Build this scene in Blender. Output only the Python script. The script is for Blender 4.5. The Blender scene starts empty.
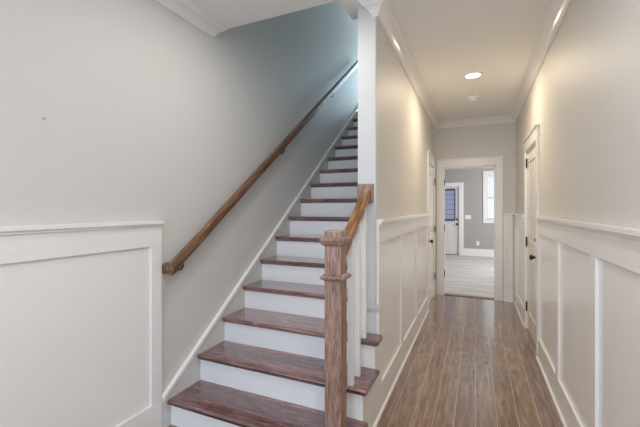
import bpy, bmesh, math, random
from mathutils import Vector, Matrix
random.seed(3)
SC = bpy.context.scene
COL = SC.collection

# ------------------------------------------------------------------ camera
cam_d = bpy.data.cameras.new('camera'); cam = bpy.data.objects.new('camera', cam_d); COL.objects.link(cam)
cam.location = (0, 0, 1.38)
cam.rotation_euler = (math.pi/2, 0, math.radians(23.92))
cam_d.sensor_width = 36.0; cam_d.lens = 351.0/640*36.0
cam_d.shift_y = -5.0/640
cam_d.clip_start = 0.02
SC.camera = cam

# ------------------------------------------------------------------ exposure
SC.view_settings.view_transform = 'Standard'; SC.view_settings.look = 'None'
SC.view_settings.gamma = 1; SC.view_settings.use_curve_mapping = False
SC.view_settings.exposure = 0.10
SC.cycles.max_bounces = 12; SC.cycles.diffuse_bounces = 8
SC.cycles.sample_clamp_indirect = 6.0

# ------------------------------------------------------------------ sky
w = bpy.data.worlds.new('sky'); SC.world = w; w.use_nodes = True
w.node_tree.nodes['Background'].inputs[0].default_value = (0.80, 0.90, 1.0, 1)
w.node_tree.nodes['Background'].inputs[1].default_value = 1.15

# ------------------------------------------------------------------ daylight, hall lamp and added fills
def area(name, loc, rot, sx, sy, power, col, shape='RECTANGLE'):
    d = bpy.data.lights.new(name, 'AREA'); d.shape = shape; d.size = sx
    if shape == 'RECTANGLE': d.size_y = sy
    d.energy = power; d.color = col
    o = bpy.data.objects.new(name, d); COL.objects.link(o); o.location = loc; o.rotation_euler = rot
    return o
H = math.pi/2
DAY = (0.80, 0.90, 1.0); WARM = (1.0, 0.80, 0.58); SOFT = (1.0, 0.93, 0.86)
LIGHTS = [
 ('foyer_window_daylight', (-0.62, -3.56, 1.30), (H, 0, 0), 2.0, 2.2, 63, (0.58, 0.76, 1.0), 'RECTANGLE'),
 ('near_hall_fill', (-0.02, 0.7, 2.70), (0, 0, 0), 0.16, 0.16, 14.5, (1.0, 0.98, 0.98), 'DISK'),  # added fill without a fixture, lifts the upper right wall
 ('stair_foot_fill', (-1.0, 1.75, 2.70), (0, 0, 0), 0.16, 0.16, 6.5, (1.0, 0.97, 0.93), 'DISK'),  # added fill, no fitting above; brightens the stair wall and treads
 ('hall_lamp_light', (-0.025, 3.915, 2.722), (0, 0, 0), 0.13, 0.13, 14.5, (1.0, 0.83, 0.60), 'DISK'),
 ('bedroom_daylight', (2.30, 8.8, 1.5), (0, H, 0), 1.6, 2.2, 90, (0.95, 0.96, 1.0), 'RECTANGLE'),
 ('landing_window_daylight', (-1.3, 7.92, 4.3), (-H, 0, 0), 0.9, 1.2, 50, (0.60, 0.83, 1.0), 'RECTANGLE'),
 ('entry_fill', (-0.40, -1.3, 2.25), None, 0.14, 0, 17, (1.0, 0.98, 0.97), 'POINT'),  # unseen fill added behind the camera to lift ceiling and foreground
]
for nm, loc, rot, sx, sy, pw, colr, shp in LIGHTS:
    if shp == 'POINT':
        pd = bpy.data.lights.new(nm, 'POINT'); pd.energy = pw; pd.color = colr; pd.shadow_soft_size = sx
        po = bpy.data.objects.new(nm, pd); COL.objects.link(po); po.location = loc
    else: area(nm, loc, rot, sx, sy, pw, colr, shp)

# ------------------------------------------------------------------ materials
def nt(name):
    m = bpy.data.materials.new(name); m.use_nodes = True
    n = m.node_tree.nodes; l = m.node_tree.links; b = n['Principled BSDF']
    return m, n, l, b
def paint(name, col, rough=0.6, bump=0.02, scale=220.0, var=0.015, coat=0.0):
    m, n, l, b = nt(name)
    b.inputs['Roughness'].default_value = rough
    tc = n.new('ShaderNodeTexCoord'); ns = n.new('ShaderNodeTexNoise'); ns.inputs['Scale'].default_value = scale
    ns.inputs['Detail'].default_value = 3
    l.new(tc.outputs['Object'], ns.inputs['Vector'])
    big = n.new('ShaderNodeTexNoise'); big.inputs['Scale'].default_value = 1.3; l.new(tc.outputs['Object'], big.inputs['Vector'])
    mx = n.new('ShaderNodeMix'); mx.data_type = 'RGBA'
    mx.inputs['A'].default_value = (*[max(0, c-var) for c in col], 1); mx.inputs['B'].default_value = (*[min(1, c+var) for c in col], 1)
    l.new(big.outputs['Fac'], mx.inputs['Factor']); l.new(mx.outputs['Result'], b.inputs['Base Color'])
    if bump:
        bp = n.new('ShaderNodeBump'); bp.inputs['Strength'].default_value = bump; bp.inputs['Distance'].default_value = 0.001
        l.new(ns.outputs['Fac'], bp.inputs['Height']); l.new(bp.outputs['Normal'], b.inputs['Normal'])
    if coat:
        b.inputs['Coat Weight'].default_value = coat; b.inputs['Coat Roughness'].default_value = 0.25
    return m
def plain(name, col, rough=0.4, metal=0.0):
    m, n, l, b = nt(name)
    b.inputs['Base Color'].default_value = (*col, 1); b.inputs['Roughness'].default_value = rough; b.inputs['Metallic'].default_value = metal
    return m
def wood(name, dark, light, mid, axis, plank=None, rough=0.35, stretch=14.0, seam=(0.02,0.012,0.01), length=1.1, seamw=0.0016, coat=0.25, tilt=0.0, tone=(.78, 1.22), ripple=0.0, fine=1.0):
    """grain along axis; plank = board width (None for solid timber)"""
    m, n, l, b = nt(name)
    tc = n.new('ShaderNodeTexCoord')
    sep = n.new('ShaderNodeSeparateXYZ'); rot = n.new('ShaderNodeVectorRotate'); rot.rotation_type = 'X_AXIS'; rot.inputs['Angle'].default_value = -tilt
    l.new(tc.outputs['Object'], rot.inputs['Vector']); l.new(rot.outputs[0], sep.inputs[0])
    order = {'x': ('X','Y','Z'), 'y': ('Y','X','Z'), 'z': ('Z','X','Y')}[axis]
    com = n.new('ShaderNodeCombineXYZ')
    for i, a in enumerate(order): l.new(sep.outputs[a], com.inputs[i])
    vec = com.outputs[0]
    if plank:
        br = n.new('ShaderNodeTexBrick'); l.new(vec, br.inputs['Vector'])
        br.inputs['Scale'].default_value = 1.0; br.inputs['Brick Width'].default_value = length; br.inputs['Row Height'].default_value = plank
        br.inputs['Mortar Size'].default_value = seamw; br.inputs['Mortar Smooth'].default_value = 0.1; br.offset = 0.37; br.offset_frequency = 2
        br.inputs['Color1'].default_value = (0.0, 0.0, 0.0, 1); br.inputs['Color2'].default_value = (1, 1, 1, 1); br.inputs['Mortar'].default_value = (.5, .5, .5, 1)
        off = n.new('ShaderNodeVectorMath'); off.operation = 'MULTIPLY_ADD'
        l.new(br.outputs['Color'], off.inputs[0]); off.inputs[1].default_value = (7.3, 3.1, 5.7); l.new(vec, off.inputs[2])
        gv = off.outputs[0]
    else:
        gv = vec
    mp = n.new('ShaderNodeMapping'); mp.inputs['Scale'].default_value = (2.2*fine, 2.2*stretch*fine, 2.2*stretch*fine); l.new(gv, mp.inputs['Vector'])
    ns = n.new('ShaderNodeTexNoise'); ns.inputs['Scale'].default_value = 1.6; ns.inputs['Detail'].default_value = 9; ns.inputs['Roughness'].default_value = .62; ns.inputs['Distortion'].default_value = 0.25
    l.new(mp.outputs[0], ns.inputs['Vector'])
    cr = n.new('ShaderNodeValToRGB'); l.new(ns.outputs['Fac'], cr.inputs[0])
    e = cr.color_ramp.elements
    e[0].position = 0.33; e[0].color = (*dark, 1); e[1].position = 0.68; e[1].color = (*light, 1)
    k = cr.color_ramp.elements.new(0.5); k.color = (*mid, 1)
    outc = cr.outputs[0]
    if plank:
        tn = n.new('ShaderNodeMix'); tn.data_type = 'RGBA'; tn.blend_type = 'MULTIPLY'; tn.inputs['Factor'].default_value = 1
        mr = n.new('ShaderNodeMapRange'); mr.inputs['To Min'].default_value = tone[0]; mr.inputs['To Max'].default_value = tone[1]
        l.new(br.outputs['Color'], mr.inputs['Value'])
        l.new(outc, tn.inputs['A']); l.new(mr.outputs[0], tn.inputs['B'])
        sm = n.new('ShaderNodeMix'); sm.data_type = 'RGBA'; l.new(br.outputs['Fac'], sm.inputs['Factor'])
        l.new(tn.outputs['Result'], sm.inputs['A']); sm.inputs['B'].default_value = (*seam, 1)
        outc = sm.outputs['Result']
    l.new(outc, b.inputs['Base Color'])
    b.inputs['Roughness'].default_value = rough
    b.inputs['Coat Weight'].default_value = coat; b.inputs['Coat Roughness'].default_value = 0.12; b.inputs['Coat IOR'].default_value = 1.6
    bp = n.new('ShaderNodeBump'); bp.inputs['Strength'].default_value = 0.15; bp.inputs['Distance'].default_value = 0.001
    l.new(ns.outputs['Fac'], bp.inputs['Height'])
    last = bp
    if ripple:      # hand scraped boards: shallow waves across each board
        mp2 = n.new('ShaderNodeMapping'); mp2.inputs['Scale'].default_value = (26, 7, 1); l.new(gv, mp2.inputs['Vector'])
        n2 = n.new('ShaderNodeTexNoise'); n2.inputs['Scale'].default_value = 1.0; n2.inputs['Detail'].default_value = 1.5; l.new(mp2.outputs[0], n2.inputs['Vector'])
        b2 = n.new('ShaderNodeBump'); b2.inputs['Strength'].default_value = ripple; b2.inputs['Distance'].default_value = 0.004
        l.new(n2.outputs['Fac'], b2.inputs['Height']); l.new(bp.outputs['Normal'], b2.inputs['Normal']); last = b2
    l.new(last.outputs['Normal'], b.inputs['Normal']); l.new(last.outputs['Normal'], b.inputs['Coat Normal'])
    return m

M = {}
M['wall'] = paint('greige_wall_paint', (0.655, 0.64, 0.61), 0.55)
M['bedwall'] = paint('grey_bedroom_paint', (0.40, 0.385, 0.37), 0.6)
M['ceil'] = paint('ceiling_paint', (0.88, 0.86, 0.83), 0.8)
M['trim'] = paint('white_trim_enamel', (0.85, 0.835, 0.81), 0.20, bump=0.0, var=0.008)
M['doorp'] = paint('white_door_enamel', (0.78, 0.76, 0.73), 0.35, bump=0.0, var=0.008)
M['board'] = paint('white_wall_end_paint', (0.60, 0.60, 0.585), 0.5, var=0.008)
M['riser'] = paint('white_riser_enamel', (0.84, 0.84, 0.84), 0.4, bump=0.0, var=0.008)
M['floor'] = wood('brown_plank_flooring', (0.120, 0.068, 0.044), (0.35, 0.225, 0.148), (0.225, 0.136, 0.088), 'y', plank=0.127, rough=0.24, seam=(0.50, 0.42, 0.35), length=2.1, seamw=0.0018, stretch=9, tone=(.86, 1.14), ripple=.4, coat=.9, fine=1.2)  # pale seam colour paints glare lines along the board joints
M['tread'] = wood('red_brown_tread_wood', (0.100, 0.036, 0.034), (0.33, 0.18, 0.165), (0.185, 0.085, 0.080), 'x', plank=0.13, rough=0.22, length=0.62, seamw=0.0012, stretch=10, tone=(.62, 1.45), fine=1.8, coat=1.0)
TL = math.atan(.71)
M['rail'] = wood('golden_brown_rail_wood', (0.07, 0.028, 0.012), (0.47, 0.25, 0.105), (0.235, 0.105, 0.042), 'y', rough=0.3, stretch=14, tilt=TL, fine=1.5)
M['wrail'] = wood('brown_wall_rail_wood', (0.055, 0.024, 0.011), (0.36, 0.19, 0.09), (0.165, 0.076, 0.035), 'y', rough=0.3, stretch=14, tilt=TL, fine=1.5)
M['newel'] = wood('brown_newel_wood', (0.12, 0.064, 0.046), (0.46, 0.30, 0.235), (0.28, 0.165, 0.12), 'z', rough=0.38, stretch=8, fine=3.5)
M['black'] = plain('oil_rubbed_bronze', (0.022, 0.018, 0.015), 0.5, 0.1)
M['pewter'] = plain('dull_nickel', (0.30, 0.27, 0.23), 0.35, 0.8)
M['plastic'] = plain('white_plastic', (0.86, 0.86, 0.90), 0.4)
M['slot'] = plain('dark_slot', (0.05, 0.05, 0.05), 0.6)
M['blind'] = plain('white_blind_slat', (0.88, 0.89, 0.90), 0.5)
M['sash'] = plain('white_window_vinyl', (0.72, 0.73, 0.76), 0.4)

def carpet():
    m, n, l, b = nt('pale_grey_carpet')
    tc = n.new('ShaderNodeTexCoord'); mp = n.new('ShaderNodeMapping'); mp.inputs['Scale'].default_value = (0.7, 5, 1); l.new(tc.outputs['Object'], mp.inputs[0])
    ns = n.new('ShaderNodeTexNoise'); ns.inputs['Scale'].default_value = 1.5; ns.inputs['Detail'].default_value = 5; l.new(mp.outputs[0], ns.inputs[0])
    cr = n.new('ShaderNodeValToRGB'); l.new(ns.outputs['Fac'], cr.inputs[0])
    cr.color_ramp.elements[0].position = .35; cr.color_ramp.elements[0].color = (.50, .49, .47, 1)
    cr.color_ramp.elements[1].position = .65; cr.color_ramp.elements[1].color = (.66, .65, .63, 1)
    l.new(cr.outputs[0], b.inputs['Base Color']); b.inputs['Roughness'].default_value = .95
    f = n.new('ShaderNodeTexNoise'); f.inputs['Scale'].default_value = 300; l.new(tc.outputs['Object'], f.inputs[0])
    bp = n.new('ShaderNodeBump'); bp.inputs['Distance'].default_value = .004; bp.inputs['Strength'].default_value = .5
    l.new(f.outputs['Fac'], bp.inputs['Height']); l.new(bp.outputs[0], b.inputs['Normal'])
    return m
M['carpet'] = carpet()
def emis(name, col, s):
    m, n, l, b = nt(name); b.inputs['Base Color'].default_value = (.9, .9, .9, 1)
    b.inputs['Emission Color'].default_value = (*col, 1); b.inputs['Emission Strength'].default_value = s; return m
M['lens'] = emis('lit_lamp_lens', (1, .93, .82), 6.0)
def glass():
    m, n, l, b = nt('clear_window_glass')
    b.inputs['Base Color'].default_value = (1, 1, 1, 1); b.inputs['Roughness'].default_value = 0.0
    b.inputs['Transmission Weight'].default_value = 1.0; b.inputs['IOR'].default_value = 1.02
    return m
M['glass'] = glass()
def shade():
    m, n, l, b = nt('blue_fabric_shade')
    n.remove(b); out = n['Material Output']
    d = n.new('ShaderNodeBsdfDiffuse'); d.inputs[0].default_value = (.40, .41, .54, 1)
    t = n.new('ShaderNodeBsdfTranslucent'); t.inputs[0].default_value = (.34, .37, .50, 1)
    mx = n.new('ShaderNodeMixShader'); mx.inputs[0].default_value = .5
    l.new(d.outputs[0], mx.inputs[1]); l.new(t.outputs[0], mx.inputs[2]); l.new(mx.outputs[0], out.inputs[0])
    return m
M['shade'] = shade()
M['shadeedge'] = plain('navy_shade_edge', (.07, .08, .20), .6)

# ------------------------------------------------------------------ mesh helpers
def BM(): return bmesh.new()
def box(bm, x0, x1, y0, y1, z0, z1):
    if x0 > x1: x0, x1 = x1, x0
    if y0 > y1: y0, y1 = y1, y0
    if z0 > z1: z0, z1 = z1, z0
    v = [bm.verts.new(p) for p in ((x0,y0,z0),(x1,y0,z0),(x1,y1,z0),(x0,y1,z0),(x0,y0,z1),(x1,y0,z1),(x1,y1,z1),(x0,y1,z1))]
    for f in ((3,2,1,0),(4,5,6,7),(0,1,5,4),(1,2,6,5),(2,3,7,6),(3,0,4,7)): bm.faces.new([v[i] for i in f])
def loft(bm, rings, closed_ring=True):
    R = [[bm.verts.new(p) for p in r] for r in rings]; n = len(R[0])
    for a, b in zip(R, R[1:]):
        for i in range(n):
            j = (i+1) % n
            bm.faces.new((a[i], a[j], b[j], b[i]))
    bm.faces.new(list(reversed(R[0]))); bm.faces.new(R[-1])
def extr(bm, pts, vec):
    vec = Vector(vec); loft(bm, [[Vector(p) for p in pts], [Vector(p)+vec for p in pts]])
def sweep(bm, prof, path, side):
    """prof (out, z) closed; path (x, y) axis points; side=+1 offsets to the left of travel"""
    P = [Vector(p) for p in path]; rings = []
    def nrm(a, b):
        d = (b-a).normalized(); return Vector((-d.y, d.x))*side
    for i, p in enumerate(P):
        n1 = nrm(P[i-1], p) if i else None; n2 = nrm(p, P[i+1]) if i < len(P)-1 else None
        if n1 is None: mv = n2
        elif n2 is None: mv = n1
        else: mv = (n1+n2)/(1+n1.dot(n2))
        rings.append([(p.x+mv.x*o, p.y+mv.y*o, z) for o, z in prof])
    loft(bm, rings)
def cyl(bm, c, ax, r, h, seg=24, r2=None):
    """axis cylinder/cone from c along ax"""
    r2 = r if r2 is None else r2
    ax = Vector(ax).normalized(); u = ax.orthogonal().normalized(); v = ax.cross(u); c = Vector(c)
    loft(bm, [[c+ax*t+(u*math.cos(a)+v*math.sin(a))*rr for a in [2*math.pi*i/seg for i in range(seg)]] for t, rr in ((0, r), (h, r2))])
def lathe(bm, c, ax, prof, seg=24):
    ax = Vector(ax).normalized(); u = ax.orthogonal().normalized(); v = ax.cross(u); c = Vector(c)
    loft(bm, [[c+ax*t+(u*math.cos(a)+v*math.sin(a))*rr for a in [2*math.pi*i/seg for i in range(seg)]] for t, rr in prof])
class Pl:
    """a wall plane: a runs along the wall, n off it into the room"""
    def __init__(s, ax, pos, sg): s.ax, s.pos, s.sg = ax, pos, sg
    def box(s, bm, a0, a1, z0, z1, n0, n1):
        p0, p1 = s.pos+s.sg*n0, s.pos+s.sg*n1
        if s.ax == 'x': box(bm, p0, p1, a0, a1, z0, z1)
        else: box(bm, a0, a1, p0, p1, z0, z1)
    def pt(s, a, z, n):
        return (s.pos+s.sg*n, a, z) if s.ax == 'x' else (a, s.pos+s.sg*n, z)
    def nv(s): return (s.sg, 0, 0) if s.ax == 'x' else (0, s.sg, 0)

def wloc(o):
    v = Vector((0, 0, 0))
    while o: v += o.location; o = o.parent
    return v
def obj(name, bm, mat, parent=None, at=None, bevel=0.0, smooth=False, seg=2):
    base = Vector(at) if at else (wloc(parent) if parent else Vector((0, 0, 0)))
    bmesh.ops.recalc_face_normals(bm, faces=bm.faces[:])
    bmesh.ops.translate(bm, verts=bm.verts[:], vec=-base)
    me = bpy.data.meshes.new(name); bm.to_mesh(me); bm.free()
    me.materials.append(M[mat] if isinstance(mat, str) else mat)
    o = bpy.data.objects.new(name, me); COL.objects.link(o)
    if parent:
        o.parent = parent; o.location = base-wloc(parent)
    else: o.location = base
    if smooth:
        for p in me.polygons: p.use_smooth = True
    if bevel:
        b = o.modifiers.new('bevel', 'BEVEL'); b.width = bevel; b.segments = seg; b.limit_method = 'ANGLE'; b.angle_limit = math.radians(35)
    return o
def tag(o, label, cat, group=None, kind=None):
    o['label'] = label; o['category'] = cat
    if group: o['group'] = group
    if kind: o['kind'] = kind
    return o
def thing(name, loc, label, cat, group=None):
    o = bpy.data.objects.new(name, None); COL.objects.link(o); o.location = loc; o.empty_display_size = .1
    return tag(o, label, cat, group)
def struct(name, bm, mat, label, cat, **k):
    o = obj(name, bm, mat, **k); o['kind'] = 'structure'; o['label'] = label; o['category'] = cat; return o

# ------------------------------------------------------------------ dimensions
XL, XS, XH, XR = -1.80, -0.733, -0.605, 0.54      # left wall, stair side / hall side of the dividing wall, right wall
YB, YE, YW, YO = -3.5, 5.91, 2.29, 2.155          # back wall, hall end wall, end of dividing wall, edge of stair opening
ZC, ZU, ZT = 2.745, 2.95, 5.5                     # ceiling, upper floor, upper ceiling
RISE, RUN, Y1 = 0.1877, 0.261, 1.632
Z0 = -0.0177
def TZ(k): return max(0, Z0+RISE*k)
EY = 11.1; BZ = 6.03                              # bedroom far wall, bedroom side of end wall

# ------------------------------------------------------------------ floors and ceilings
bm = BM(); box(bm, XL-.12, XR+.12, YB-.12, 5.97, -.12, 0); struct('floor', bm, 'floor', 'brown hardwood plank floor running down the hallway', 'floor')
bm = BM(); box(bm, -3.0, 2.4, 5.97, EY+.12, -.12, .006); struct('floor.001', bm, 'carpet', 'pale grey floor of the room beyond the hall doorway', 'floor')
XO = XS-.082
bm = BM()
box(bm, XL-.12, XR+.12, YB-.12, YO, ZC, ZU); box(bm, XO, XR+.12, YO, 2.42, ZC, ZU); box(bm, XS, XR+.12, 2.42, BZ, ZC, ZU)
struct('ceiling', bm, 'ceil', 'flat painted ceiling of the hallway and entry, cut away over the stairs', 'ceiling')
bm = BM(); box(bm, -3.0, 2.4, BZ, EY+.12, ZC, ZU); struct('ceiling.001', bm, 'ceil', 'ceiling of the grey room beyond the doorway', 'ceiling')
bm = BM(); box(bm, XL-.12, XH, YO-.12, 8.12, ZT, ZT+.1); struct('ceiling.002', bm, 'ceil', 'high ceiling above the stairwell', 'ceiling')
NT = 15
YT = Y1+RUN*NT
bm = BM(); box(bm, XL, XS, YT+.03, 8.0, ZU-.2, TZ(NT+1)); struct('floor.002', bm, 'floor', 'upper landing floor at the head of the stairs', 'floor')

# ------------------------------------------------------------------ walls
bm = BM(); box(bm, XL-.12, XL, YB-.12, 8.12, 0, ZT)
struct('wall_left', bm, 'wall', 'long greige wall on the left rising up beside the stairs', 'wall')
bm = BM()   # dividing wall with opening for door_1 (y 5.03-5.74)
D1a, D1b, DH = 5.03, 5.74, 2.03
box(bm, XS, XH, YW, D1a, 0, ZC); box(bm, XS, XH, D1b, BZ, 0, ZC); box(bm, XS, XH, D1a, D1b, DH, ZC)
box(bm, XS, XH, YO, 8.12, ZC+.001, ZT)
struct('wall_middle', bm, 'wall', 'greige wall dividing the stairs from the hallway', 'wall')
D2a, D2b = 3.87, 4.66
bm = BM(); box(bm, XR, XR+.12, YB-.12, D2a, 0, ZC); box(bm, XR, XR+.12, D2b, BZ, 0, ZC); box(bm, XR, XR+.12, D2a, D2b, DH, ZC)
struct('wall_right', bm, 'wall', 'greige hallway wall on the right above white wainscoting', 'wall')
DXa, DXb = -.478, .278
bm = BM(); box(bm, XH, DXa, YE, BZ, 0, ZC); box(bm, DXb, XR, YE, BZ, 0, ZC); box(bm, DXa, DXb, YE, BZ, DH, ZC)
struct('wall_end', bm, 'wall', 'greige wall at the end of the hall around the doorway', 'wall')
bm = BM(); bx0, bx1, bz0, bz1 = -1.58, .38, .15, 2.35
box(bm, XL, bx0, YB-.12, YB, 0, ZC); box(bm, bx1, XR, YB-.12, YB, 0, ZC); box(bm, bx0, bx1, YB-.12, YB, 0, bz0); box(bm, bx0, bx1, YB-.12, YB, bz1, ZC)
struct('wall_back', bm, 'wall', 'entry wall behind the viewer', 'wall')
bm = BM(); box(bm, XL, XS, YO-.12, YO, ZU, ZT); struct('wall_front', bm, 'wall', 'wall over the edge of the stair opening', 'wall')
bm = BM(); box(bm, XL, XS, 8.0, 8.12, ZU-.2, ZT); struct('wall_upper', bm, 'wall', 'wall at the back of the upper landing', 'wall')
# room beyond
WX0, WX1, WZ0, WZ1 = .285, .83, 1.075, 2.31
EX0, EX1 = -1.28, -.445
F = Pl('y', EY, -1)
bm = BM()
box(bm, -3.0, EX0, EY, EY+.12, 0, ZC); box(bm, EX0, EX1, EY, EY+.12, DH, ZC); box(bm, EX1, WX0, EY, EY+.12, 0, ZC)
box(bm, WX0, WX1, EY, EY+.12, 0, WZ0); box(bm, WX0, WX1, EY, EY+.12, WZ1, ZC); box(bm, WX1, 2.4, EY, EY+.12, 0, ZC)
struct('wall_far', bm, 'bedwall', 'grey far wall of the room seen through the doorway', 'wall')
bm = BM(); box(bm, -3.12, -3.0, BZ, EY+.12, 0, ZC); struct('wall_far_left', bm, 'bedwall', 'grey side wall of the far room', 'wall')
bm = BM(); box(bm, 2.4, 2.52, BZ, EY+.12, 0, ZC); struct('wall_far_right', bm, 'bedwall', 'grey right side wall of the far room', 'wall')
bm = BM(); box(bm, -3.0, XS, YE+.0, BZ, 0, ZC); box(bm, XR+.12, 2.4, YE, BZ, 0, ZC); struct('wall_far_front', bm, 'bedwall', 'near wall of the far room', 'wall')

# ------------------------------------------------------------------ crown moulding
def crown(z): return [(0, z), (.083, z), (.083, z-.010), (.072, z-.016), (.066, z-.026), (.050, z-.036), (.034, z-.050), (.024, z-.066), (.018, z-.074), (.012, z-.078), (.012, z-.090), (0, z-.090)]
bm = BM(); sweep(bm, crown(ZC), [(XL, YB), (XL, 2.066), (XL-.09, 2.066)], -1)
struct('trim_1', bm, 'trim', 'white crown moulding on the left wall stopping at the stair opening', 'crown moulding')
bm = BM(); sweep(bm, crown(ZC), [(XR, YB), (XR, YE), (XH, YE), (XH, YW), (XH-.015, YW), (XH-.015, YW+.05)], 1)
struct('trim_2', bm, 'trim', 'white crown moulding running round the hallway ceiling', 'crown moulding')

# ------------------------------------------------------------------ wainscoting
T = .018
L = Pl('x', XH, 1); R = Pl('x', XR, -1); E = Pl('y', YE, -1); LF = Pl('x', XL, 1)
ZR0, ZR1 = 1.150, 1.285
def wains(P, a0, a1, stiles, name, label, base=True):
    bm = BM()
    P.box(bm, a0, a1, ZR0, ZR1, 0, T)
    for s0, s1 in stiles: P.box(bm, s0, s1, .19, ZR0, 0, T)
    P.box(bm, a0, a1, ZR1, ZR1+.022, 0, T+.022); P.box(bm, a0, a1, ZR1-.014, ZR1, T, T+.010)   # cap with bed mould
    P.box(bm, a0, a1, .19, ZR0, 0, .003)                                                       # painted field
    return struct(name, bm, 'trim', label, 'wainscoting', bevel=.0015)
def baseb(P, segs, name, label):
    bm = BM()
    for a0, a1 in segs:
        P.box(bm, a0, a1, 0, .19, 0, T)
        pr = [(T, 0), (T+.014, 0), (T+.013, .008), (T+.008, .015), (T, .018)]
        extr(bm, [P.pt(a0, z, n) for n, z in pr], (Vector(P.pt(a1, 0, 0))-Vector(P.pt(a0, 0, 0))))
    return struct(name, bm, 'trim', label, 'baseboard', bevel=.0015)
C1a, C1b = D1a-.09, D1b+.09
C2a, C2b = D2a-.09, D2b+.09
wains(L, YW, C1a, [(YW, 2.37), (3.08, 3.17), (3.93, 4.02), (C1a-.06, C1a)], 'trim_3', 'white board and batten wainscoting on the left hallway wall')
wains(R, YB, C2a, [(-2.9, -2.81), (-1.95, -1.86), (-1.0, -.91), (.0, .09), (1.10, 1.19), (2.07, 2.16), (2.90, 2.99), (C2a-.05, C2a)], 'trim_4', 'white board and batten wainscoting on the right hallway wall nearer than the door')
wains(R, C2b, YE, [(C2b, C2b+.05), (YE-.30, YE-.22), (YE-.07, YE)], 'trim_5', 'narrow white wainscoting between the right door and the end wall')
wains(E, DXb+.10, XR-T-.022, [(DXb+.10, DXb+.15), (XR-T-.075, XR-T-.022)], 'trim_6', 'small white wainscot panel on the end wall beside the doorway')
wains(LF, YB, 1.595, [(1.52, 1.595), (-.62, -.53)], 'trim_7', 'large white wainscot panel on the left wall at the foot of the stairs')
baseb(L, [(YW-.0, C1a)], 'baseboard_middle', 'white baseboard along the left side of the hallway')
baseb(R, [(YB, C2a), (C2b, YE-T)], 'baseboard_right', 'white baseboard along the right side of the hallway')
baseb(E, [(DXb+.10, XR-T-.014)], 'baseboard_end', 'white baseboard on the end wall beside the doorway')
baseb(LF, [(YB, 1.595)], 'baseboard_left', 'white baseboard below the large left wainscot panel')
# end face of the dividing wall: painted board, small cap
bm = BM(); W = Pl('y', YW, -1)
W.box(bm, XS, XH, .745, ZC-.001, 0, .004)
W.box(bm, XH-.018, XH-.004, .745, ZC-.09, .004, .008)
W.box(bm, XS+.02, XH+T+.008, .712, .742, 0, .020); W.box(bm, XS+.02, XH+T+.002, .698, .712, 0, .012)
struct('trim_8', bm, 'board', 'white boarded end of the dividing wall beside the stairs with a small cap', 'trim', bevel=.001)

# ------------------------------------------------------------------ doors
def casing(P, a0, a1, top, name=None, parent=None, label=None, cat='door casing', w=.09, head=.115, depth=.022, legs=(1, 1)):
    bm = BM()
    if legs[0]: P.box(bm, a0-w, a0, 0, top, 0, depth)
    if legs[1]: P.box(bm, a1, a1+w, 0, top, 0, depth)
    P.box(bm, a0-w, a1+w, top, top+head, 0, depth+.002)
    P.box(bm, a0-w-.014*legs[0], a1+w+.014*legs[1], top+head, top+head+.016, 0, depth+.018)
    return bm
def jamb(bm, P, a0, a1, top, dep=.125, t=.014):
    P.box(bm, a0, a0+t, 0, top, 0, -dep); P.box(bm, a1-t, a1, 0, top, 0, -dep); P.box(bm, a0, a1, top-t, top, 0, -dep)
def slab(bm, P, a0, a1, z0, z1, n1, th=.035, lock=(.86, 1.02), st=.105, glass=None):
    """two panel door, recessed fields with a raised centre"""
    P.box(bm, a0, a1, z0, z1, n1-th, n1-.010)
    P.box(bm, a0, a0+st, z0, z1, n1-.010, n1); P.box(bm, a1-st, a1, z0, z1, n1-.010, n1)
    P.box(bm, a0+st, a1-st, z1-.12, z1, n1-.010, n1); P.box(bm, a0+st, a1-st, z0, z0+.21, n1-.010, n1); P.box(bm, a0+st, a1-st, lock[0], lock[1], n1-.010, n1)
    for q0, q1 in ((z0+.21, lock[0]), (lock[1], z1-.12)):
        P.box(bm, a0+st+.035, a1-st-.035, q0+.035, q1-.035, n1-.010, n1-.003)
def hinge(P, a, z, n, parent, h=.09, w=.02):
    bm = BM(); P.box(bm, a-w/2, a+w/2, z-h/2, z+h/2, n-.002, n+.002)
    cyl(bm, P.pt(a, z-h/2-.004, n+.004), (0, 0, 1), .0065, h+.008, 10)
    return obj('hinge', bm, 'black', parent, at=P.pt(a, z, n))
def knob(P, a, z, n, parent, mat='black'):
    bm = BM(); lathe(bm, P.pt(a, z, n), P.nv(), [(0, .032), (.005, .032), (.009, .028), (.010, .012), (.030, .010), (.036, .020), (.046, .027), (.056, .026), (.064, .018), (.067, .004)])
    o = obj('door_knob', bm, mat, parent, at=P.pt(a, z, n), smooth=True); return o
def bolt(P, a, z, n, parent, mat='pewter'):
    bm = BM(); lathe(bm, P.pt(a, z, n), P.nv(), [(0, .030), (.006, .030), (.014, .024), (.016, .010)]); P.box(bm, a-.004, a+.004, z-.015, z+.015, n+.014, n+.026)
    return obj('deadbolt', bm, mat, parent, at=P.pt(a, z, n))

# left hall door
bm = BM(); slab(bm, L, D1a+.016, D1b-.016, .008, DH-.016, -.004)
d1 = struct('door_1', bm, 'doorp', 'closed white two panel door on the left wall at the end of the hall', 'door', at=L.pt(D1a, 0, 0), bevel=.002)
bm = casing(L, D1a, D1b, DH); jamb(bm, L, D1a, D1b, DH); obj('door_casing', bm, 'trim', d1, bevel=.0015)
for z in (1.80, 1.06, .32): hinge(L, D1b-.004, z, .022, d1, h=.10, w=.035)
knob(L, D1a+.085, .92, -.004, d1)
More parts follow.
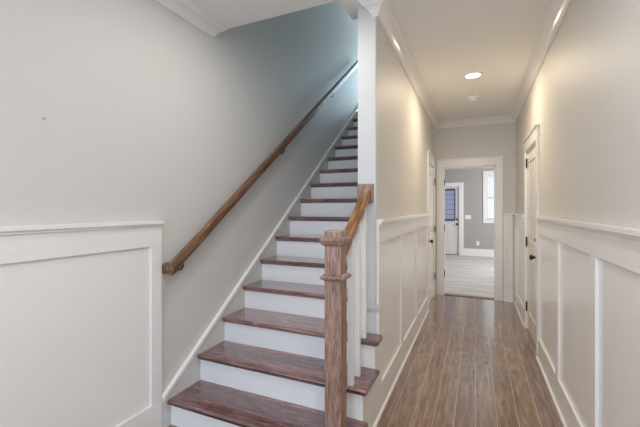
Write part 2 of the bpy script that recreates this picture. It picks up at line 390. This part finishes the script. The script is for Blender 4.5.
# right door
bm = BM(); slab(bm, R, D2a+.016, D2b-.016, .008, DH-.016, -.004)
d2 = struct('door_2', bm, 'doorp', 'closed white two panel door with dark knob on the right hallway wall', 'door', at=R.pt(D2a, 0, 0), bevel=.002)
bm = casing(R, D2a, D2b, DH); jamb(bm, R, D2a, D2b, DH); obj('door_casing', bm, 'trim', d2, bevel=.0015)
for z in (1.90, 1.00, .26): hinge(R, D2b-.012, z, .004, d2, h=.10, w=.03)
knob(R, D2a+.085, .905, -.004, d2)
o = bolt(R, D2a+.085, 1.075, -.004, d2); o['label'] = 'dull nickel deadbolt'
# end doorway
bm = casing(E, DXa, DXb, DH, w=.092, legs=(1, 1)); jamb(bm, E, DXa, DXb, DH, dep=.12, t=.018)
dw = struct('trim_9', bm, 'trim', 'white cased doorway at the end of the hall opening to the grey room', 'doorway', bevel=.0015)
Jl = Pl('x', DXa+.018, 1)
for z in (1.795, 1.07, .34): hinge(Jl, YE+.04, z, .001, dw, w=.075, h=.10)
bm = BM(); box(bm, DXa+.018, DXb-.018, YE+.02, YE+.10, 0, .012); obj('threshold', bm, 'newel', dw, bevel=.003)

# ------------------------------------------------------------------ far room
bm = BM()
F.box(bm, -3.0, EX0-.12, 0, .20, 0, T); F.box(bm, EX1+.12, 2.4, 0, .20, 0, T)
F.box(bm, EX1+.12, 2.4, .20, .215, 0, .010)
struct('baseboard_far', bm, 'trim', 'tall white baseboard on the far grey wall', 'baseboard', bevel=.002)
# exterior door with half glass
GX0, GX1, GZ0, GZ1 = EX0+.13, EX1-.13, 1.055, 1.93
bm = BM(); n1, th = -.03, .04
F.box(bm, EX0+.015, GX0, .015, DH-.015, n1-th, n1); F.box(bm, GX1, EX1-.015, .015, DH-.015, n1-th, n1)
F.box(bm, GX0, GX1, GZ1, DH-.015, n1-th, n1); F.box(bm, GX0, GX1, .93, GZ0, n1-th, n1); F.box(bm, GX0, GX1, .015, .24, n1-th, n1)
F.box(bm, GX0, GX1, .24, .93, n1-th, n1-.012)
mid = (GX0+GX1)/2
F.box(bm, mid-.05, mid+.05, .24, .93, n1-.012, n1)
for q0, q1 in ((GX0, mid-.05), (mid+.05, GX1)): F.box(bm, q0+.03, q1-.03, .28, .89, n1-.012, n1-.004)
d3 = struct('door_3', bm, 'doorp', 'white exterior door with shaded upper glass on the far grey wall', 'door', at=F.pt(EX0, 0, 0), bevel=.002)
bm = casing(F, EX0, EX1, DH, w=.12, head=.10); jamb(bm, F, EX0, EX1, DH, dep=.12); obj('door_casing', bm, 'trim', d3, bevel=.002)
bm = BM(); F.box(bm, GX0, GX1, GZ0, GZ1, n1-.024, n1-.018); obj('door_glass', bm, 'glass', d3)
knob(F, EX1-.06, .915, n1, d3); o = bolt(F, EX1-.06, 1.06, n1, d3, 'black')
bm = BM(); box(bm, EX0, EX1, EY-.005, EY+.10, .006, .016); obj('threshold', bm, 'black', d3)
# cellular shade on the door
bm = BM(); k = 26; z0, z1 = GZ0-.02, GZ1+.0
ring = []
for i in range(k+1):
    z = z0+(z1-z0)*i/k; ring.append((n1+.014+(.006 if i % 2 else 0), z))
for (na, za), (nb, zb) in zip(ring, ring[1:]):
    v = [bm.verts.new(F.pt(a, z, n)) for a, z, n in ((GX0-.01, za, na), (GX1+.01, za, na), (GX1+.01, zb, nb), (GX0-.01, zb, nb))]; bm.faces.new(v)
sh = obj('window_shade', bm, 'shade', d3, at=F.pt(mid, GZ0-.04, n1+.02)); sh['label'] = 'blue pleated shade over the glass'
bm = BM(); F.box(bm, GX0-.025, GX1+.025, GZ1-.015, GZ1+.035, n1, n1+.035); obj('head_rail', bm, 'shadeedge', sh, bevel=.003)
bm = BM(); F.box(bm, GX0-.02, GX1+.02, GZ0-.045, GZ0+.015, n1, n1+.028); obj('bottom_rail', bm, 'shadeedge', sh, bevel=.003)
bm = BM(); F.box(bm, GX1-.004, GX1+.028, GZ0-.02, GZ1, n1, n1+.024); obj('side_track', bm, 'shadeedge', sh, bevel=.002)
bm = BM(); F.box(bm, GX0-.028, GX0-.01, GZ0-.02, GZ1, n1, n1+.024); obj('side_track', bm, 'shadeedge', sh, bevel=.002)
bm = BM()
for i in range(1, 6):
    z = GZ0+(GZ1-GZ0)*i/6; F.box(bm, GX0-.01, GX1+.01, z-.004, z+.004, n1+.021, n1+.024)
obj('shade_batten', bm, 'shadeedge', sh)
# window
bm = BM()
fw = .035
F.box(bm, WX0, WX0+fw, WZ0, WZ1, -.03, -.09); F.box(bm, WX1-fw, WX1, WZ0, WZ1, -.03, -.09)
F.box(bm, WX0, WX1, WZ0, WZ0+fw, -.03, -.09); F.box(bm, WX0, WX1, WZ1-fw, WZ1, -.03, -.09); zm = (WZ0+WZ1)/2
F.box(bm, WX0, WX1, zm-.025, zm+.025, -.03, -.09)
w1 = struct('window_1', bm, 'sash', 'double hung window with white blinds on the far grey wall', 'window', at=F.pt(WX0, WZ0, 0), bevel=.002)
bm = BM(); F.box(bm, WX0+fw, WX1-fw, WZ0+fw, zm-.025, -.06, -.064); F.box(bm, WX0+fw, WX1-fw, zm+.025, WZ1-fw, -.06, -.064); obj('window_glass', bm, 'glass', w1)
bm = BM(); F.box(bm, WX0-.09, WX0, WZ0, WZ1+.0, 0, .02); F.box(bm, WX1, WX1+.09, WZ0, WZ1, 0, .02); F.box(bm, WX0-.09, WX1+.09, WZ1, WZ1+.13, 0, .022); F.box(bm, WX0-.105, WX1+.105, WZ1+.13, WZ1+.146, 0, .036)
F.box(bm, WX0-.09, WX1+.09, WZ0-.11, WZ0-.02, 0, .018)
F.box(bm, WX0, WX0+.012, WZ0, WZ1, 0, -.09); F.box(bm, WX1-.012, WX1, WZ0, WZ1, 0, -.09); F.box(bm, WX0, WX1, WZ1-.012, WZ1, 0, -.09)
obj('window_casing', bm, 'trim', w1, bevel=.002)
bm = BM(); F.box(bm, WX0-.10, WX1+.10, WZ0-.02, WZ0, -.09, .045); obj('window_sill', bm, 'trim', w1, bevel=.003)
bl = thing('window_blind', F.pt((WX0+WX1)/2, WZ1-.06, -.015), 'white slatted blind hanging in the far room window', 'window blind')
bm = BM(); F.box(bm, WX0+.015, WX1-.015, WZ1-.06, WZ1-.014, -.028, -.002); obj('head_rail', bm, 'blind', bl, bevel=.003)
bm = BM(); n = 24
for i in range(n):
    z = WZ0+.06+(WZ1-.08-WZ0-.06)*i/(n-1)
    a0, a1 = WX0+.018, WX1-.018
    pr = [(-.028, z+.010), (-.003, z-.008), (-.003, z-.0055), (-.028, z+.0125)]
    extr(bm, [F.pt(a0, zz, nn) for nn, zz in pr], (a1-a0, 0, 0))
obj('slats', bm, 'blind', bl)
bm = BM(); F.box(bm, WX0+.018, WX1-.018, WZ0+.018, WZ0+.036, -.028, -.003); obj('bottom_rail', bm, 'blind', bl, bevel=.003)
# switch plate and outlet
sw = thing('light_switch', F.pt(-.205, 1.13, 0), 'white switch plate on the grey wall beside the far door', 'light switch')
bm = BM(); F.box(bm, -.285, -.125, 1.07, 1.19, 0, .008); obj('plate', bm, 'plastic', sw, bevel=.003)
for a in (-.245, -.205, -.165):
    bm = BM(); F.box(bm, a-.013, a+.013, 1.10, 1.16, .008, .013); obj('rocker', bm, 'plastic', sw, bevel=.002)
ou = thing('power_outlet', F.pt(.055, .375, 0), 'white wall outlet low on the far grey wall under the window side', 'power outlet')
bm = BM(); F.box(bm, .018, .092, .315, .435, 0, .008); obj('plate', bm, 'plastic', ou, bevel=.003)
for z in (.352, .398):
    s_ = BM(); F.box(s_, .038, .072, z-.016, z+.016, .008, .011); so = obj('socket', s_, 'plastic', ou, at=F.pt(.055, z, 0), bevel=.004)
    s_ = BM(); F.box(s_, .046, .049, z-.006, z+.008, .011, .0118); F.box(s_, .061, .064, z-.006, z+.008, .011, .0118); obj('slot', s_, 'slot', so)

# ------------------------------------------------------------------ staircase
st = thing('staircase', ((XL+XS)/2, Y1, 0), 'straight staircase with dark red-brown wood treads and white risers', 'staircase')
XSK = XL+.022   # face of skirt board
XO2 = XH+.005   # outer face of the open stringer
def nose(y0, z):   # nosing profile in y,z (y0 = front)
    return [(y0+.032, z-.030), (y0+.010, z-.030), (y0+.003, z-.026), (y0, z-.018), (y0, z-.011), (y0+.003, z-.004), (y0+.009, z)]
TX = -.555
for k in range(1, NT+1):
    y0, z = Y1+RUN*(k-1), TZ(k)
    yb = y0+RUN+.032
    bm = BM()
    if y0 < YW-.05:
        x1 = TX
        yend = yb if y0+RUN+.03 < YW else YW-.005
        # main part up to the outer face, nosing across the front
        pr = nose(y0, z)+[(yend, z), (yend, z-.030)]
        extr(bm, [(XSK, y, zz) for y, zz in pr], (x1-.010-XSK, 0, 0))
        # return nosing on the open side, mitred look
        rp = [(x1-.010, z-.030), (x1-.004, z-.028), (x1, z-.019), (x1, z-.010), (x1-.004, z-.003), (x1-.010, z)]
        extr(bm, [(x, y0+.004, zz) for x, zz in rp], (0, min(yend, YW-.024)-y0-.004, 0))
        # cove under the overhang
        extr(bm, [(XH+T, y0+.02, z-.0295), (XH+T+.014, y0+.02, z-.0295), (XH+T, y0+.02, z-.044)], (0, min(yend, YW-.024)-y0-.02, 0))
        if yend < yb: box(bm, XSK, XS-.001, yend, yb, z-.030, z)
    else:
        pr = nose(y0, z)+[(yb, z), (yb, z-.030)]
        extr(bm, [(XSK, y, zz) for y, zz in pr], (XS-.001-XSK, 0, 0))
    xs1 = (XH+T+.012) if y0 < YW-.05 else XS-.001
    extr(bm, [(XSK, y, zz) for y, zz in ((y0+.0315, z-.0295), (y0+.014, z-.0295), (y0+.017, z-.036), (y0+.024, z-.042), (y0+.0315, z-.044))], (xs1-XSK, 0, 0))
    obj('tread', bm, 'tread', st)
    bm = BM(); x1 = XH if y0+.032 < YW-.03 else XS-.001
    box(bm, XSK, x1-(.0405 if x1 == XH else 0), y0+.032, y0+.048, TZ(k-1), z-.030)
    obj('riser', bm, 'riser', st)
bm = BM(); y0 = Y1+RUN*NT+.032; box(bm, XSK, XS-.001, y0, y0+.016, TZ(NT), TZ(NT+1)-.001); obj('riser', bm, 'riser', st)
# open side stringer (stepped)
pts = [(Y1+.032, 0)]
for k in range(1, 4):
    y0 = Y1+RUN*(k-1)+.032; pts.append((y0, TZ(k)-.030))
    yn = min(Y1+RUN*k+.032, YW-.001); pts.append((yn, TZ(k)-.030))
pts.append((YW-.001, 0))
bm = BM(); extr(bm, [(XH-.040, y, z) for y, z in pts], (.040+T, 0, 0)); 
o = obj('stringer', bm, 'trim', st); o['label'] = 'white stepped stringer on the open side'
bm = BM()
extr(bm, [(XH+T, Y1+.032, 0), (XH+T+.014, Y1+.032, 0), (XH+T+.013, Y1+.032, .008), (XH+T+.008, Y1+.032, .015), (XH+T, Y1+.032, .018)], (0, YW-.001-Y1-.032, 0))
obj('base_moulding', bm, 'trim', st)
# wall side skirt board with cap moulding
SL = RISE/RUN
def sk(y): return .190+SL*(y-1.588)
ya, yz = 1.598, YT+.2
bm = BM()
extr(bm, [(XL+.001, ya, 0.001), (XL+.001, Y1+.05, 0.001), (XL+.001, YT+.05, TZ(NT)-.25), (XL+.001, yz, sk(yz)-.35), (XL+.001, yz, sk(yz)), (XL+.001, ya, sk(ya))], (.020, 0, 0))
o = obj('skirt_board', bm, 'wall', st)
bm = BM()
extr(bm, [(XL+.001, ya, sk(ya)-.022), (XL+.001, yz, sk(yz)-.022), (XL+.001, yz, sk(yz)+.012), (XL+.001, ya, sk(ya)+.012)], (.031, 0, 0)); obj('skirt_cap', bm, 'trim', st, bevel=.004)

# ------------------------------------------------------------------ banister
bn = thing('banister', (-.682, 1.745, TZ(1)), 'short banister with square brown wood newel post and white balusters', 'banister')
nx, ny, hw = -.682, 1.745, .046
def sq(bm, prof, cx=nx, cy=ny):
    loft(bm, [[(cx-r, cy-r, z), (cx+r, cy-r, z), (cx+r, cy+r, z), (cx-r, cy+r, z)] for z, r in prof])
bm = BM(); sq(bm, [(TZ(1)+.0008, hw), (1.245, hw)]); nw = obj('newel_post', bm, 'newel', bn, at=(nx, ny, TZ(1)), bevel=.003)
bm = BM(); sq(bm, [(1.182, hw), (1.186, hw+.004), (1.194, hw+.014), (1.205, hw+.018), (1.212, hw+.021), (1.226, hw+.021), (1.229, hw+.015), (1.232, hw+.002), (1.258, hw+.002), (1.263, hw-.004)]); obj('newel_cap', bm, 'newel', nw)
bm = BM(); sq(bm, [(1.000, hw), (1.003, hw+.006), (1.010, hw+.017), (1.018, hw+.020), (1.026, hw+.017), (1.033, hw+.006), (1.036, hw)]); obj('collar_moulding', bm, 'newel', nw)
RX = -.668
def railprof(c, h=.062, w_=.058):
    a = w_/2
    return [(c-a*.62, 0), (c+a*.62, 0), (c+a*.66, h*.22), (c+a*.50, h*.36), (c+a*.98, h*.50), (c+a, h*.72), (c+a*.80, h*.92), (c+a*.4, h), (c-a*.4, h), (c-a*.80, h*.92), (c-a, h*.72), (c-a*.98, h*.50), (c-a*.50, h*.36), (c-a*.66, h*.22)]
ZB = 1.448
ys, ye = ny+hw-.004, YW-.014
bm = BM(); loft(bm, [[(x, y, ZB+z*1.18-(YW-y)*.70) for x, z in railprof(RX, .062, .070)] for y in (ys, ye)])
hr = obj('handrail', bm, 'rail', bn, at=(RX, ye, ZB))
bm = BM(); box(bm, -.733, -.620, YW-.022, YW-.003, 1.417, 1.545); o = obj('rosette', bm, 'newel', hr, at=(-.676, YW, 1.48), bevel=.004); o['label'] = 'square wooden wall plate'
bs = None
for i, (by, bz) in enumerate(((1.932, TZ(2)+.0008), (2.057, TZ(2)+.0008), (2.188, TZ(3)+.0008))):
    bm = BM(); a = .016; top = ZB-(YW-by)*.70
    loft(bm, [[(-.661-a, by-a, z0_), (-.661+a, by-a, z0_), (-.661+a, by+a, z1_), (-.661-a, by+a, z1_)] for z0_, z1_ in ((bz, bz), (top+.002, top+.02))])
    obj('baluster', bm, 'riser', bn, at=(-.661, by, bz), bevel=.001)

# ------------------------------------------------------------------ wall handrail
HX = -1.715; y0, y1 = 1.60, 5.45; z0 = .966
wh = thing('wall_handrail', (XL, y0, z0), 'long brown wooden handrail sloping up the left wall beside the stairs', 'handrail')
bm = BM(); loft(bm, [[(x, y, z0+z*1.2+SL*(y-y0)) for x, z in railprof(HX)] for y in (y0, y1)])
loft(bm, [[(x, y0+.004+yy, z0+zz*1.0+.004+yy*SL*.6) for yy, zz in [(p-HX+.022, q) for p, q in railprof(HX, .054, .052)]] for x in (XL+.001, HX+.020)])
rl = obj('rail', bm, 'wrail', wh)
for by in (1.70, 3.00, 4.3):
    zb = z0+SL*(by-y0)
    bm = BM(); lathe(bm, (XL+.001, by, zb-.055), (1, 0, 0), [(0, .032), (.004, .032), (.010, .022), (.014, .008)], 20)
    path = [Vector((XL+.010, by, zb-.055)), Vector((XL+.045, by, zb-.055)), Vector((HX-.012, by, zb-.045)), Vector((HX, by, zb-.025)), Vector((HX, by, zb+.002))]
    rings = []
    for i, p in enumerate(path):
        d = (path[min(i+1, 4)]-path[max(i-1, 0)]).normalized(); u = Vector((0, 1, 0)); v = d.cross(u)
        rings.append([p+(u*math.cos(t)+v*math.sin(t))*.007 for t in [2*math.pi*j/10 for j in range(10)]])
    loft(bm, rings)
    o = obj('bracket', bm, 'black', wh, at=(XL, by, zb-.055), smooth=True); o['label'] = 'dark metal bracket'

# ------------------------------------------------------------------ ceiling fittings
lt = thing('recessed_light', (-.025, 3.915, ZC), 'lit round recessed light in the hallway ceiling', 'ceiling light')
def ring(bm, c, r0, r1, h, seg=40):
    rr = [[(c[0]+r*math.cos(a), c[1]+r*math.sin(a), c[2]+z) for r, z in ((r1, 0), (r1, -h*.5), (r1-.006, -h), (r0+.004, -h), (r0, -h*.6), (r0, 0))] for a in [2*math.pi*i/seg for i in range(seg)]]
    V = [[bm.verts.new(p) for p in r] for r in rr]
    for i in range(seg):
        A, B = V[i], V[(i+1) % seg]
        for j in range(6): bm.faces.new((A[j], A[(j+1) % 6], B[(j+1) % 6], B[j]))
bm = BM(); ring(bm, (-.025, 3.915, ZC), .070, .092, .010); obj('trim_ring', bm, 'plastic', lt)
bm = BM(); cyl(bm, (-.025, 3.915, ZC-.006), (0, 0, 1), .0705, .0055, 40); obj('lens', bm, 'lens', lt)
sd = thing('smoke_detector', (-.03, 4.70, ZC), 'round white smoke detector on the ceiling beyond the recessed light', 'smoke detector')
bm = BM(); lathe(bm, (-.03, 4.70, ZC), (0, 0, -1), [(0, .072), (.010, .072), (.014, .066)], 36); obj('base', bm, 'plastic', sd)
bm = BM(); lathe(bm, (-.03, 4.70, ZC-.014), (0, 0, -1), [(0, .060), (.022, .058), (.032, .050), (.034, .020)], 36); cv = obj('cover', bm, 'plastic', sd)
bm = BM()
for i in range(20):
    a = 2*math.pi*i/20; x, y = -.03+.0575*math.cos(a), 4.70+.0575*math.sin(a); box(bm, x-.003, x+.003, y-.003, y+.003, ZC-.034, ZC-.022)
obj('vent_slots', bm, 'slot', cv)
# nail left in the wall
bm = BM()
def onleft(u, v):
    f, vx, HH = 351., 475.7, 208.5; th_ = math.radians(23.92); k_ = f*XL/math.cos(th_)/(u-vx)
    return ((k_+XL*math.sin(th_))/math.cos(th_), 1.38-(v-HH)*k_/f)
ny_, nz_ = onleft(43, 119)
lathe(bm, (XL+.0005, ny_, nz_), (1, .15, .25), [(0, .0022), (.014, .0022), (.0142, .005), (.016, .005)], 10)
tag(obj('nail', bm, 'pewter', at=(XL, ny_, nz_)), 'small nail left in the bare left wall above the wainscot', 'nail')
